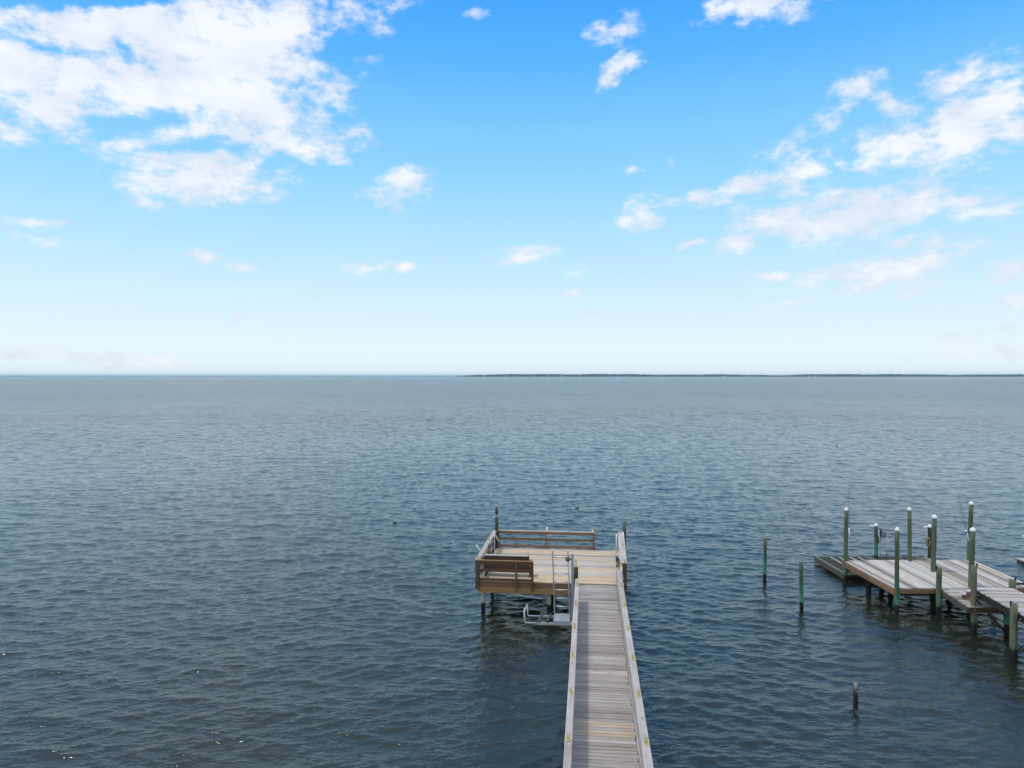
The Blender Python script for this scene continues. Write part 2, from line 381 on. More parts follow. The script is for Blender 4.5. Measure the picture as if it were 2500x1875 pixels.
bb(-.93, .93, -.07, -.03, .25, .338, tone=.5).build('back_rail', M['brown_x'], bench)
for x in (-.98, .90):
    k = bracket(bench, x, -.03, .955)

# ------------------------------------------------------------------ small boat lift beside the walkway
lo = pier_world(0, 0, 0)
lift = empty('boat_lift', lo, -A, 'grey aluminium kayak lift with tall ladder, mast and low cradle beside the walkway', 'boat lift')
q = MB(); q.box(-.455, -.35, -1.80, -1.69, -1.0, 3.17, .5); q.build('mast', M['alu'], lift)
q = MB(); q.beam((-1.225, -1.22, 3.15), (-1.14, -1.31, .62), .05, .075, .5, (0, 1, 0)); q.beam((-.60, -1.22, 3.15), (-.51, -1.31, .62), .05, .075, .5, (0, 1, 0))
lad = q.build('ladder', M['alu'], lift)
for k in range(7):
    z = 2.88-.332*k; f = (3.15-z)/2.53
    r_ = MB(); r_.tube([(-1.20+.085*f, -1.22-.09*f, z), (-.625+.09*f, -1.22-.09*f, z)], .022, 8, .5); r_.build('rung', M['alu_light'], lad)
for x, y in ((-1.225, -1.22), (-.60, -1.22)):
    r_ = MB(); r_.box(x-.028, x+.028, y-.042, y+.042, 3.151, 3.18); r_.build('end_cap', M['white'], lad)
q = MB(); q.lathe((-.59, -1.80, 2.95), [(.05, 0), (.10, .002), (.10, .03), (.045, .035), (.045, .085), (.10, .09), (.10, .12), (.04, .122)], 16, .5, (0, 1, 0)); q.box(-.62, -.456, -1.77, -1.73, 2.92, 2.98, .5)
wi = q.build('winch', M['steel'], lift)
q = MB(); q.tube([(-.56, -1.72, 2.88), (-.57, -1.73, .56)], .008, 6); q.build('cable', M['alu_light'], wi)
q = MB(); q.beam((-.59, -1.68, 2.95), (-.52, -1.63, 3.06), .02, .02); q.build('crank_handle', M['steel'], wi)
for y, uu in ((-2.27, -2.28), (-1.43, -2.23)):
    q = MB(); q.tube([(-1.62, y, .5), (uu+.03, y, .5), (uu, y, .53), (uu-.02, y, .97)], .026, 10); q.build('cradle_arm', M['alu_light'], lift)
    q = MB(); q.box(-1.75, -.36, y-.032, y+.032, .455, .54, .5); q.build('arm_sleeve', M['alu_light'], lift)
q = MB(); q.tube([(-2.30, -2.27, .97), (-2.25, -1.43, .97)], .026, 10); q.build('end_bar', M['alu_light'], lift)
for x in (-1.70, -1.36):
    q = MB(); q.beam((x-.02, -2.32, .585), (x+.06, -1.36, .585), .085, .045, .5); q.build('bunk', M['rubber'], lift)
q = MB()
for k in range(13):
    for x0, x1 in ((-1.14, -.825), (-.815, -.50)): q.box(x0, x1, -2.27+k*.072, -2.27+k*.072+.058, .565, .60, .5)
q.box(-1.14, -.50, -2.29, -2.272, .545, .612, .5); q.box(-1.14, -.50, -1.333, -1.318, .545, .612, .5)
q.build('foot_platform', M['grate'], lift)
q = MB(); q.beam((-.40, -2.33, .47), (-.40, -1.36, .47), .10, .08, .5); q.build('carriage', M['alu'], lift)
# ------------------------------------------------------------------ birds (one continuous remeshed body each)
def bird(name, chains, mat, loc, rz, label, cat, vox=.012, group=None):
    b = MB()
    for pts, rr in chains: b.tube(pts, rr, 12, .5)
    o = b.build(name, mat)
    o.location = loc; o.rotation_euler = (0, 0, rz); tag(o, label, cat, group)
    m = o.modifiers.new('join', 'REMESH'); m.mode = 'VOXEL'; m.voxel_size = vox; m.use_smooth_shade = True
    s = o.modifiers.new('soften', 'SMOOTH'); s.iterations = 2; s.factor = .4
    return o
# heron seen from behind, hunched on the corner post
hx = pier_world(-4.43, 5.62, 3.10)
bird('heron', [
    ([(0, -.045, .13), (0, -.03, .17), (0, -.01, .24), (0, .0, .33), (0, .01, .42), (0, .03, .50), (0, .05, .545), (0, .055, .565)], [.018, .034, .058, .072, .074, .058, .035, .01]),
    ([(-.05, -.01, .47), (-.065, -.02, .36), (-.045, -.045, .20), (-.02, -.05, .11)], [.014, .024, .022, .008]),
    ([(.05, -.01, .47), (.065, -.02, .36), (.045, -.045, .20), (.02, -.05, .11)], [.014, .024, .022, .008]),
    ([(-.01, .05, .52), (-.015, .09, .56), (-.02, .085, .605), (-.02, .10, .625), (-.02, .11, .635)], [.032, .028, .026, .024, .008]),
    ([(-.02, .11, .61), (-.045, .15, .595), (-.08, .20, .575)], [.016, .010, .004]),
    ([(-.025, 0, .0), (-.025, -.005, .08), (-.026, -.01, .17)], [.013, .012, .016]),
    ([(.027, 0, .0), (.027, -.005, .08), (.026, -.01, .17)], [.013, .012, .016]),
    ([(-.025, -.03, .004), (-.025, .05, .006)], [.007, .005]), ([(.027, -.03, .004), (.027, .05, .006)], [.007, .005]),
], M['heron'], hx, R(8), 'grey heron standing hunched on the tall corner post of the platform', 'heron', .011)
cx = pier_world(1.45, -.26, 2.41)
bird('cormorant', [
    ([(.03, -.10, -.05), (.02, -.06, .03), (.01, -.02, .11), (-.005, .0, .19), (-.02, .01, .25), (-.035, .01, .295)], [.022, .048, .078, .082, .062, .034]),
    ([(-.03, .01, .27), (-.055, .012, .315), (-.07, .014, .34), (-.078, .014, .355)], [.034, .030, .026, .008]),
    ([(-.072, .014, .34), (-.095, .014, .375), (-.105, .014, .405)], [.012, .009, .004]),
    ([(.06, -.02, .22), (.075, -.05, .12), (.05, -.10, .0), (.035, -.12, -.06)], [.02, .026, .02, .008]),
    ([(-.045, -.01, .20), (-.045, -.05, .10), (-.01, -.10, .0)], [.02, .026, .012]),
    ([(-.02, 0, .0), (-.02, 0, .07)], [.012, .02]), ([(.03, 0, .0), (.03, 0, .07)], [.012, .02]),
    ([(-.02, -.02, .006), (-.02, .05, .008)], [.012, .008]), ([(.03, -.02, .006), (.03, .05, .008)], [.012, .008]),
], M['cormorant'], cx, R(-6), 'black bird perched at the far end of the right walkway rail', 'bird', .012)
bird('swimming_bird', [
    ([(-.26, 0, .02), (-.18, 0, .06), (0, 0, .07), (.14, 0, .06), (.22, 0, .03)], [.01, .06, .085, .065, .02]),
    ([(.12, 0, .07), (.16, 0, .16), (.14, 0, .28), (.15, 0, .38), (.18, 0, .42)], [.05, .035, .030, .036, .03]),
    ([(.18, 0, .42), (.24, 0, .43), (.30, 0, .425)], [.022, .012, .006]),
], M['cormorant'], (47.5, 103.7, 0.), R(75), 'dark bird with an upright neck swimming far out on open water', 'bird', .016)
for (x, y, rz, lab) in ((5.07, 55.2, 15, 'small brown waterbird floating beyond the back rail of the platform'),
                        (-8.2, 49.6, 200, 'small brown waterbird floating on open water left of the pier')):
    bird('waterbird', [
        ([(-.24, 0, .06), (-.17, 0, .05), (0, 0, .07), (.13, 0, .06), (.19, 0, .04)], [.012, .06, .09, .075, .02]),
        ([(.13, 0, .09), (.17, 0, .15), (.18, 0, .185), (.20, 0, .20)], [.045, .034, .036, .02]),
        ([(.20, 0, .185), (.25, 0, .18), (.28, 0, .176)], [.02, .014, .006]),
    ], M['duck'], (x, y, -.01), R(rz), lab, 'bird', .012, 'brown waterbirds afloat').scale = (.72,)*3

# ------------------------------------------------------------------ second dock
DO = (16.5, 30.5, 0.)
dock = empty('fishing_dock', DO, 0, 'pale striped timber dock with tall white-capped pilings, steps and boardwalk', 'dock')
DK = 1.15
FL, FR, BL, BR = Vector((16.5, 30.5, 0)), Vector((22.62, 30.6, 0)), Vector((16.43, 35.15, 0)), Vector((22.92, 35.28, 0))
b = MB(); n = 42
for i in range(n):
    t0, t1 = i/n+.0012, (i+1)/n-.0012
    t = random.choice((.05, .2, .45, .6, .7, .72, .74, .66, .5, .3, .78, .9))+random.uniform(-.04, .04)
    dz = random.uniform(-.006, .006); e = random.uniform(-.02, .02)
    b.quadbox([FL.lerp(FR, t0)+Vector((0, e, 0)), FL.lerp(FR, t1)+Vector((0, e, 0)), BL.lerp(BR, t1), BL.lerp(BR, t0)], DK-.038+dz, DK+dz, min(.99, max(0, t)))
b.build('deck', M['pale_y'], dock, DO)
b = MB(); b.beam((16.475, 30.46, .985), (16.455, 32.75, .985), .045, .25, .9); b.beam((16.455, 32.77, .985), (16.405, 35.17, .985), .045, .25, .75); b.build('fascia', M['brown_y'], dock, DO)
b = MB(); b.beam((16.7, 30.46, 1.02), (18.42, 30.47, 1.02), .045, .18, .9); b.beam((20.6, 30.55, 1.02), (22.66, 30.57, 1.02), .045, .18, .85); b.build('fascia', M['brown_x'], dock, DO)
b = MB(); b.beam((16.42, 35.2, 1.0), (22.95, 35.33, 1.0), .045, .22, .6); b.build('fascia', M['brown_x'], dock, DO)
b = MB(); b.beam((22.65, 30.6, 1.0), (22.95, 35.3, 1.0), .045, .22, .6); b.build('fascia', M['brown_y'], dock, DO)
b = MB(); b.box(16.43, 16.69, 30.43, 30.455, .80, 1.13, .95); b.build('corner_board', M['brown_z'], dock, DO)
for y in (31.0, 33.0, 34.8):
    b = MB(); b.box(16.5, 22.6, y-.05, y+.05, .70, .90); b.build('cross_beam', M['mossy_x'], dock, DO)
b = MB()
for k in range(11): b.box(16.65+k*.58, 16.69+k*.58, 30.6, 35.1, .905, 1.107, random.uniform(0, .4))
b.build('joists', M['mossy_y'], dock, DO)
b = MB(); b.box(16.98, 17.06, 30.48, 30.6, .72, .93, .5); b.build('joist_end', M['mossy_z'], dock, DO)
caps = [(16.47, 34.98, 3.70, .094, (.06, .03), 'pile_green'), (16.56, 30.45, 3.69, .090, (.0, 0), 'pile_teal'), (19.69, 35.0, 3.70, .092, (-.03, .05), 'pile_green'),
        (19.70, 33.13, 3.70, .108, (.06, 0), 'pile_green'), (19.86, 30.68, 3.63, .108, (.10, 0), 'pile_green'), (22.62, 35.1, 3.98, .105, (.14, 0), 'pile_green')]
cp = [pile('piling', M[m], dock, x, y, t, r, -1.2, l, DO, True, 16) for x, y, t, r, l, m in caps]
for x, y, t in ((16.66, 33.05, 1.05), (18.5, 31.05, 1.1), (17.6, 32.9, 1.0), (18.0, 34.4, 1.0), (20.2, 32.7, 1.0), (21.6, 30.9, 1.05), (22.4, 33.0, 1.0)):
    pile('support_piling', M['pile_dark'], dock, x, y, t, .115, -1.2, (0, 0), DO)
# landing, steps and raised boardwalk
b = MB(); y = 30.45
while y > 28.1:
    f = (30.45-y)/2.35; x0 = 18.42-.31*f
    b.box(x0+random.uniform(-.01, .01), 20.35-.1*f, y-.135, y, DK-.038, DK+random.uniform(-.004, .004), random.choice((.1, .3, .5, .6, .7, .25))); y -= .145
b.build('landing', M['grey_x'], dock, DO)
b = MB(); b.beam((18.42, 30.4, 1.0), (18.10, 28.08, 1.0), .06, .2, .7); b.build('landing_beam', M['mossy_y'], dock, DO)
b = MB(); b.beam((18.1, 28.09, 1.0), (20.25, 28.05, 1.0), .05, .2, .3); b.build('landing_beam', M['brown_x'], dock, DO)
WZ = 1.75; W0 = Vector((18.60, 28.65, 0)); WD = Vector((-math.sin(R(5.6)), -math.cos(R(5.6)), 0)); WR = Vector((math.cos(R(5.6)), -math.sin(R(5.6)), 0))
b = MB(); s = 0.
while s < 27:
    e = random.uniform(-.03, .02)
    p = [W0+WD*(s+.135)+WR*e, W0+WD*(s+.135)+WR*1.6, W0+WD*s+WR*1.6, W0+WD*s+WR*e]
    b.quadbox(p, WZ-.038, WZ+random.uniform(-.004, .004), random.choice((.3, .45, .55, .6, .65, .7, .35))); s += .148
b.build('boardwalk_deck', M['grey_x'], dock, DO)
for k in (.03, .8, 1.55):
    b = MB(); b.beam(W0+WR*k+WD*.02+Vector((0, 0, WZ-.17)), W0+WR*k+WD*27+Vector((0, 0, WZ-.17)), .05, .25, .2); b.build('boardwalk_beam', M['mossy_y'], dock, DO)
b = MB()
for k, (z, y0) in enumerate(((1.55, 28.68), (1.35, 28.98))): b.box(18.50, 20.0, y0, y0+.29, z-.04, z, .7)
st = b.build('steps', M['grey_x'], dock, DO)
for x in (18.60, 19.9):
    b = MB(); prof = [(28.67, 1.505), (28.97, 1.505), (28.97, 1.305), (29.25, 1.305), (29.25, 1.16), (28.67, 1.16)]
    b.raw([(x, y, z) for y, z in prof]+[(x+.045, y, z) for y, z in prof], [(0, 1, 2, 3, 4, 5), (11, 10, 9, 8, 7, 6)]+[(i, (i+1) % 6+0, (i+1) % 6+6, i+6) for i in range(6)], .8)
    b.build('stringer', M['brown_y'], st, DO)
for x, y, t, r, m, cx_ in ((18.38, 28.16, 2.76, .112, 'pile_moss', .11), (18.13, 25.55, 2.08, .125, 'pile_moss', -.1), (17.87, 22.95, 2.0, .13, 'pile_green', -.1), (20.30, 28.72, 2.03, .125, 'pile_green', .13),
                     (20.05, 26.0, 2.0, .12, 'pile_green', .13), (19.8, 23.4, 2.0, .12, 'pile_green', .13), (18.27, 30.28, 2.10, .115, 'pile_green', -.11), (19.62, 28.0, 1.46, .125, 'pile_teal', 0)):
    p = pile('boardwalk_piling', M[m], dock, x, y, t, r, -1.2, (0, 0), DO)
    if cx_:
        q = MB(); q.box(x+cx_-.022, x+cx_+.022, y-.03, y+.03, t-.09, t+.09, .5); q.build('mooring_hook', M['black'], p, DO)
b = MB(); b.beam((18.55, 28.3, 1.36), (19.75, 28.2, .02), .05, .15, .5, (0, 1, 0)); b.build('brace', M['brown_x'], dock, DO)
b = MB(); b.beam((18.2, 25.44, .35), (19.7, 25.35, 1.60), .05, .15, .5, (0, 1, 0)); b.build('brace', M['mossy_x'], dock, DO)
b = MB()
for x, y, z in ((18.47, 28.03, 1.62), (18.25, 25.41, 1.55)): b.lathe((x, y, z), [(.022, 0), (.022, -.015), (.008, -.022)], 8, .5, (0, 1, 0))
b.build('bolts', M['bolt'], dock, DO)
b = MB(); b.tube([(22.0, 31.02, 1.17), (22.12, 31.02, 1.20), (22.45, 31.04, 1.20), (22.6, 31.05, 1.17)], [.03, .045, .045, .03], 8); b.build('mooring_cleat', M['black'], dock, DO)
# lower dark dock beyond it
lowd = empty('low_dock', (16.72, 35.4, 0), 0, 'low dark mossy plank dock just above the water behind the pale dock', 'dock'); LO = (16.72, 35.4, 0)
b = MB(); x = 16.72
while x < 23.0:
    t = random.choice((.1, .3, .5, .6, .8, .92, .4, .2)); b.box(x, x+.137, 35.42+random.uniform(-.03, .03), 39.0+random.uniform(-.03, .03), .30, .34+random.uniform(-.008, .008), t); x += .152
b.build('deck', M['mossy_y'], lowd, LO)
b = MB(); b.box(16.68, 16.715, 35.42, 39.03, .07, .335, .7); b.build('side_beam', M['mossy_y'], lowd, LO)
b = MB(); b.box(16.68, 23.1, 39.031, 39.07, .07, .335, .5); b.box(16.72, 23.1, 35.37, 35.41, .05, .295, .1); b.build('end_beam', M['mossy_x'], lowd, LO)
b = MB(); [b.box(17+k*.9, 17.05+k*.9, 35.5, 38.9, .08, .295, .2) for k in range(7)]; b.build('joists', M['mossy_y'], lowd, LO)
def pipe_post(parent, x, y, top, off, pipe=True, board=True, m='pile_teal'):
    p = pile('piling', M[m], parent, x, y, top, .095, -1.2, (0, 0), off, True)
    q = MB(); q.tube([(x-.36, y-.02, top-.04), (x-.08, y-.02, top-.03)], .05, 10); q.build('pipe_stub', M['white'], p, off)
    if board:
        s = 1 if board == 1 else -1
        q = MB(); q.box(x+s*.10 if s > 0 else x-.20, x+.20 if s > 0 else x-.10, y-.07, y+.02, top-1.0, top-.62, .6); q.build('side_board', M['brown_z'], p, off)
    return p
pipe_post(lowd, 19.98, 38.85, 2.12, LO, True, 1, 'pile_teal')
pipe_post(lowd, 22.92, 38.85, 2.05, LO, True, -1, 'pile_dark')
# float at the right edge of the view
fl = empty('small_float', (29.0, 38.6, 0), 0, 'light grey low float cut off by the right edge of the view', 'float'); FO = (29.0, 38.6, 0)
b = MB(); [b.box(27.98+k*.15, 28.12+k*.15, 37.9, 39.3, .14, .19, random.uniform(.5, .74)) for k in range(14)]; b.build('deck', M['grey_y'], fl, FO)
b = MB(); b.box(28.0, 30.05, 37.95, 39.25, -.15, .138, .5); b.build('pontoon', M['rubber'], fl, FO)
pipe_post(fl, 28.38, 38.85, 1.55, FO, True, 0, 'pile_green')
# fishing rods, net, rope
def rod(root_loc, a, b_, tip, label, blue=False):
    o = empty('fishing_rod', root_loc, 0, label, 'fishing rod', 'fishing rods on the pale dock')
    A_, B_, T_ = Vector(a), Vector(b_), Vector(tip); q = MB(); q.tube([A_, B_], .036, 10); q.build('rod_tube', M['white'], o, root_loc)
    q = MB(); q.tube([B_, B_.lerp(T_, .5), T_], [.009, .007, .004], 6); q.build('rod_blank', M['black'], o, root_loc)
    q = MB(); m_ = A_.lerp(B_, .8); q.lathe(m_+Vector((-.05 if blue else .05, -.02, 0)), [(.045, 0), (.05, .01), (.05, .05), (.02, .06)], 12, .5, (0, -1, 0)); q.build('reel', M['blue' if blue else 'steel'], o, root_loc)
rod((16.62, 34.93, DK), (16.63, 34.9, 2.34), (16.62, 34.9, 2.80), (16.58, 34.9, 4.75), 'thin black rod upright in a white tube on the farthest left capped piling')
rod((22.5, 34.95, DK), (22.55, 34.93, 2.17), (22.40, 34.95, 2.70), (21.85, 34.9, 5.0), 'thin black rod leaning left in a white tube at the back right piling', True)
ln = empty('landing_net', (20.12, 38.7, .34), 0, 'dark hoop net on a pale pole leaning on the short piling', 'net'); NO = (20.12, 38.7, .34)
b = MB(); b.tube([(20.14, 38.70, .36), (20.06, 38.72, 1.90)], .018, 8); b.build('pole', M['palepole'], ln, NO)
b = MB(); hoop = [(20.27+.15*math.cos(t), 38.69+.03*math.sin(t), 1.62+.17*math.sin(t)) for t in [i*math.pi/9 for i in range(19)]]
b.tube(hoop, .016, 6); b.tube([(20.06, 38.72, 1.9), (20.12, 38.70, 1.95), (20.2, 38.69, 1.8)], .02, 6); b.build('hoop', M['black'], ln, NO)
b = MB()
for k in range(9):
    t = -.13+.26*k/8; h = .16*math.sqrt(max(.05, 1-(t/.15)**2))
    b.tube([(20.27+t, 38.66, 1.62+h), (20.27+t*.6, 38.64, 1.60), (20.27+t*.8, 38.66, 1.62-h)], .004, 4)
for k in range(7):
    z = 1.50+.04*k; w = .15*math.sqrt(max(.05, 1-((z-1.62)/.17)**2)); b.tube([(20.27-w, 38.66, z), (20.27, 38.63, z), (20.27+w, 38.66, z)], .004, 4)
b.tube([(20.1, 38.68, 2.0), (20.16, 38.66, 1.85), (20.12, 38.66, 1.70), (20.14, 38.66, 1.5)], [.03, .06, .055, .02], 8); b.build('netting', M['net'], ln, NO)
b = MB(); b.tube([(20.17, 38.66, 1.45), (20.28, 38.62, 1.05), (20.42, 38.60, .66)], .005, 5); b.build('cord', M['palepole'], ln, NO)
b = MB(); b.tube([(20.41, 38.60, .68), (20.45, 38.60, .58), (20.47, 38.6, .54)], [.012, .028, .014], 8); b.build('sinker', M['black'], ln, NO)
rp_ = MB()
for k in range(5): rp_.tube([(22.76+.07*math.cos(t)+.01*k, 38.73, 1.22+.26*math.sin(t)) for t in [i*math.pi/8 for i in range(17)]], .016, 6, .5)
rp_.tube([(22.8, 38.73, .96), (22.84, 38.73, .8), (22.82, 38.73, .5)], .012, 6)
tag(rp_.build('rope_coil', M['rope']), 'tan rope coil hanging on the short dark piling behind the pale dock', 'rope')

# ------------------------------------------------------------------ lone pilings in the water
def lone(name, x, y, top, r, m, label, lean=(0, 0)):
    o = pile(name, M[m], None, 0, 0, top, r, -1.2, lean, (0, 0, 0)); o.location = (x, y, 0); return tag(o, label, 'piling', 'lone pilings in open water')
lone('mooring_piling', 12.56, 35.17, 2.25, .082, 'pile_teal', 'green mooring piling, the farther of the two standing left of the pale dock', (.02, 0))
p2 = lone('mooring_piling', 12.64, 30.88, 2.18, .085, 'pile_teal', 'green mooring piling with a teal rope tied near its top', (-.03, 0))
b = MB(); b.tube([(.09*math.cos(t)-.02, .09*math.sin(t), 1.60+.01*math.sin(3*t)) for t in [i*math.pi/8 for i in range(17)]], .014, 6); b.tube([(.07, -.05, 1.6), (.10, -.06, 1.5), (.08, -.06, 1.38)], .010, 6); b.build('rope', M['tealrope'], p2)
p3 = lone('old_piling', 10.70, 21.98, .74, .072, 'pile_grey', 'short broken grey post alone in the water near the lower right', (-.01, 0))
b = MB(); b.lathe((0, -.07, .50), [(.016, 0), (.016, -.012), (.005, -.016)], 8, .5, (0, 1, 0)); b.build('bolt', M['bolt'], p3)

# ------------------------------------------------------------------ far shore
def shore_profile(x): return 22+3.5*math.sin(x*.0021)+2.5*math.sin(x*.0057+1)+2*math.sin(x*.013+2)
def crowns(name, x0, x1, y0, y1, n, hf, size, label):
    b = MB(); base = []
    vs, fs = [], []
    for i in range(n):
        x = rng.uniform(x0, x1); y = rng.uniform(y0, y1); h = hf(x)*rng.uniform(.72, 1.06); r = size*rng.uniform(.6, 1.3)
        o = len(vs); k = 6; rot = rng.uniform(0, 6)
        rings = ((.35, .0), (1., .25), (.95, .6), (.6, .85), (.12, 1.))
        for q, z in rings:
            for j in range(k): vs.append((x+r*q*math.cos(rot+j*6.283/k)*rng.uniform(.8, 1.2), y+r*q*math.sin(rot+j*6.283/k), h*(.1+.9*z)))
        for a in range(len(rings)-1):
            for j in range(k): fs.append((o+a*k+j, o+a*k+(j+1) % k, o+(a+1)*k+(j+1) % k, o+(a+1)*k+j))
    me = bpy.data.meshes.new(name); me.from_pydata(vs, [], fs); me.materials.append(M['leaf'])
    o = bpy.data.objects.new(name, me); col.objects.link(o); tag(o, label, 'woodland', None, 'stuff'); return o
SY = 8000.
def right_h(x):
    t = min(1., max(0., (x+640)/260.)); g = 1-.35*math.exp(-((x-3080)/330.)**2)
    return (9+shore_profile(x)*t*.9)*g*1.05
crowns('far_woodland', -640, 9500, SY, SY+260, 3600, right_h, 18, 'far dark wooded shoreline along the horizon on the right')
crowns('distant_woodland', -11000, -900, 14000, 14300, 1500, lambda x: 5+2*math.sin(x*.003)+1.5*math.sin(x*.011), 32, 'very faint low wooded shoreline on the horizon on the left')
b = MB(); b.raw([(-700, SY-30, -1), (9600, SY-30, -1), (9600, SY+400, -1), (-600, SY+400, -1), (-690, SY-10, 2.5), (9600, SY-10, 3), (9600, SY+400, 5), (-600, SY+400, 5)],
      [(3, 2, 1, 0), (4, 5, 6, 7), (0, 1, 5, 4), (1, 2, 6, 5), (2, 3, 7, 6), (3, 0, 4, 7)], .5)
o = b.build('far_shore', M['sand']); o['kind'] = 'structure'
hm = []
def house(w, d, h):
    q = MB(); q.box(-w/2, w/2, -d/2, d/2, 0, h, .5); return q
hx_ = [-560, -470, -300, -180, -60, 20, 90, 160, 250, 330, 420, 560, 640, 760, 900, 1010, 1060, 1130, 1180, 1290, 1340, 1420, 1560, 1680, 1900, 2120, 2380, 2650, 3350, 3420]
proto = empty('shore_house', (hx_[0], SY-25, 2.5), 0)
q = MB(); q.box(-9, 9, -6, 6, 0, 7.5, .5); q.build('wall', M['housewhite'], proto)
q = MB(); q.raw([(-10, -7, 7.51), (10, -7, 7.51), (10, 7, 7.51), (-10, 7, 7.51), (-10, 0, 11), (10, 0, 11)], [(3, 2, 1, 0), (0, 1, 5, 4), (2, 3, 4, 5), (0, 4, 3), (1, 2, 5)], .5); q.build('roof', M['roof'], proto)
HL = 'tiny white waterfront house among the trees of the far shore'
tag(proto, HL, 'house', 'houses along the far shore')
for x in hx_[1:]:
    c = proto.copy(); col.objects.link(c); c.location = (x+random.uniform(-15, 15), SY-24, 2.5); c.scale = (random.uniform(.5, 1.3),)*3
    for ch in proto.children:
        d = ch.copy(); col.objects.link(d); d.parent = c
bc = empty('channel_marker', (-2000, 6000, 0), 0, 'tiny dark marker tower on the horizon left of the far shore', 'marker')
q = MB()
for x, y in ((-3, -3), (3, -3), (3, 3), (-3, 3)): q.tube([(x, y, -1), (x*.6, y*.6, 14)], .7, 6)
q.build('legs', M['steel'], bc)
q = MB(); q.box(-4.5, 4.5, -4.5, 4.5, 14, 15); q.box(-2.5, 2.5, -2.5, 2.5, 15.01, 18.5); q.build('platform', M['steel'], bc)
q = MB(); q.lathe((0, 0, 18.5), [(1, 0), (1, 1.5), (.3, 2.5)], 8); q.build('lantern', M['steel'], bc)

# ------------------------------------------------------------------ water
def water_grid():
    radii = [.6]
    while radii[-1] < 8: radii.append(radii[-1]*1.15)
    while radii[-1] < 17: radii.append(radii[-1]*1.02)
    while radii[-1] < 500: radii.append(radii[-1]*1.0020)
    while radii[-1] < 70000: radii.append(radii[-1]*1.06)
    th = [R(a) for a in np.linspace(-50, 50, 930)]
    th += [R(a) for a in np.linspace(54, 306, 64)]
    r = np.array(radii); t = np.array(th); nr, nt_ = len(r), len(t)
    Rr, T = np.meshgrid(r, t, indexing='ij')
    X = Rr*np.sin(T); Y = Rr*np.cos(T)
    sp = np.maximum(Rr*.0020, .035); sp = np.where(np.abs(T) > R(50.5), Rr*.07, np.where(Rr < 17, Rr*.03, sp)); sp = np.where(Rr > 500, Rr*.06, sp)
    H = np.zeros_like(X); DX = np.zeros_like(X); DY = np.zeros_like(X)
    K = 130
    lam = np.exp(rng.uniform(np.log(.20), np.log(5), K))
    spec = np.exp(-((np.log(lam)-np.log(.60))/.80)**2)+.05
    th_ = np.clip(rng.normal(0, R(34), K), -1.4, 1.4); ph = rng.uniform(0, 6.283, K)
    k = 2*np.pi/lam; slope = np.sqrt(spec/np.sum(spec))*np.sqrt(2)*WAVE_SLOPE
    amp = slope/k
    Xf, Yf = X, Y
    for i in range(K):
        fade = np.clip((lam[i]/sp-2.2)/2.5, 0, 1)
        dx, dy = math.sin(th_[i]), -math.cos(th_[i])
        p = k[i]*(dx*Xf+dy*Yf)+ph[i]; a = amp[i]*fade
        H += a*np.cos(p); s = a*np.sin(p)*.8; DX -= dx*s; DY -= dy*s
    X = X+DX; Y = Y+DY
    v = np.stack([X, Y, H], -1).reshape(-1, 3)
    i, j = np.meshgrid(np.arange(nr-1), np.arange(nt_), indexing='ij'); j2 = (j+1) % nt_
    f = np.stack([i*nt_+j, i*nt_+j2, (i+1)*nt_+j2, (i+1)*nt_+j], -1).reshape(-1, 4)[:, ::-1]
    # close the middle with a fan point
    v = np.vstack([v, [[0, 0, 0]]])
    me = bpy.data.meshes.new('water'); nv, nf = len(v), len(f)
    tri = np.stack([np.full(nt_, nv-1), np.arange(nt_), (np.arange(nt_)+1) % nt_], -1)[:, [0, 2, 1]]
    loops = np.concatenate([f.reshape(-1), tri.reshape(-1)]); starts = np.concatenate([np.arange(nf)*4, nf*4+np.arange(nt_)*3])
    me.vertices.add(nv); me.vertices.foreach_set('co', v.astype(np.float32).reshape(-1))
    me.loops.add(len(loops)); me.loops.foreach_set('vertex_index', loops.astype(np.int32))
    me.polygons.add(len(starts)); me.polygons.foreach_set('loop_start', starts.astype(np.int32))
    me.update(calc_edges=True); me.validate()
    me.polygons.foreach_set('use_smooth', np.ones(len(me.polygons), dtype=bool))
    return me
WAVE_SLOPE = .118
wm = water_grid()
m, nt, bs = new_mat('bay_water')
pos = N(nt, 'ShaderNodeNewGeometry').outputs['Position']
dist = N(nt, 'ShaderNodeVectorMath', operation='LENGTH'); lk(nt, pos, dist.inputs[0]); dist = dist.outputs['Value']
def wn(sx, sy, detail=3., rough=.55, rot=0.):
    mp = N(nt, 'ShaderNodeMapping'); mp.inputs['Scale'].default_value = (sx, sy, 1); mp.inputs['Rotation'].default_value = (0, 0, R(rot)); lk(nt, pos, mp.inputs['Vector'])
    n = N(nt, 'ShaderNodeTexNoise'); n.noise_dimensions = '2D'; n.inputs['Scale'].default_value = 1; n.inputs['Detail'].default_value = detail; n.inputs['Roughness'].default_value = rough
    lk(nt, mp.outputs[0], n.inputs['Vector']); return n.outputs[0]
patch = smooth(nt, wn(.012, .03, 3), .35, .65, .82, 1.12)
near = math_n(nt, 'MULTIPLY', wn(3.2, 6.5, 3, .6, 8), .034)
mid = math_n(nt, 'MULTIPLY', wn(.7, 1.5, 3, .6, -6), smooth(nt, dist, 40, 200, 0, .38))
big = math_n(nt, 'MULTIPLY', wn(.16, .4, 3, .6, 4), smooth(nt, dist, 200, 700, 0, 1.5))
h = math_n(nt, 'MULTIPLY', math_n(nt, 'ADD', math_n(nt, 'ADD', near, mid), big), patch)
bp = N(nt, 'ShaderNodeBump'); bp.inputs['Strength'].default_value = 1; bp.inputs['Distance'].default_value = 1
lk(nt, h, bp.inputs['Height']); lk(nt, bp.outputs[0], bs.inputs['Normal'])
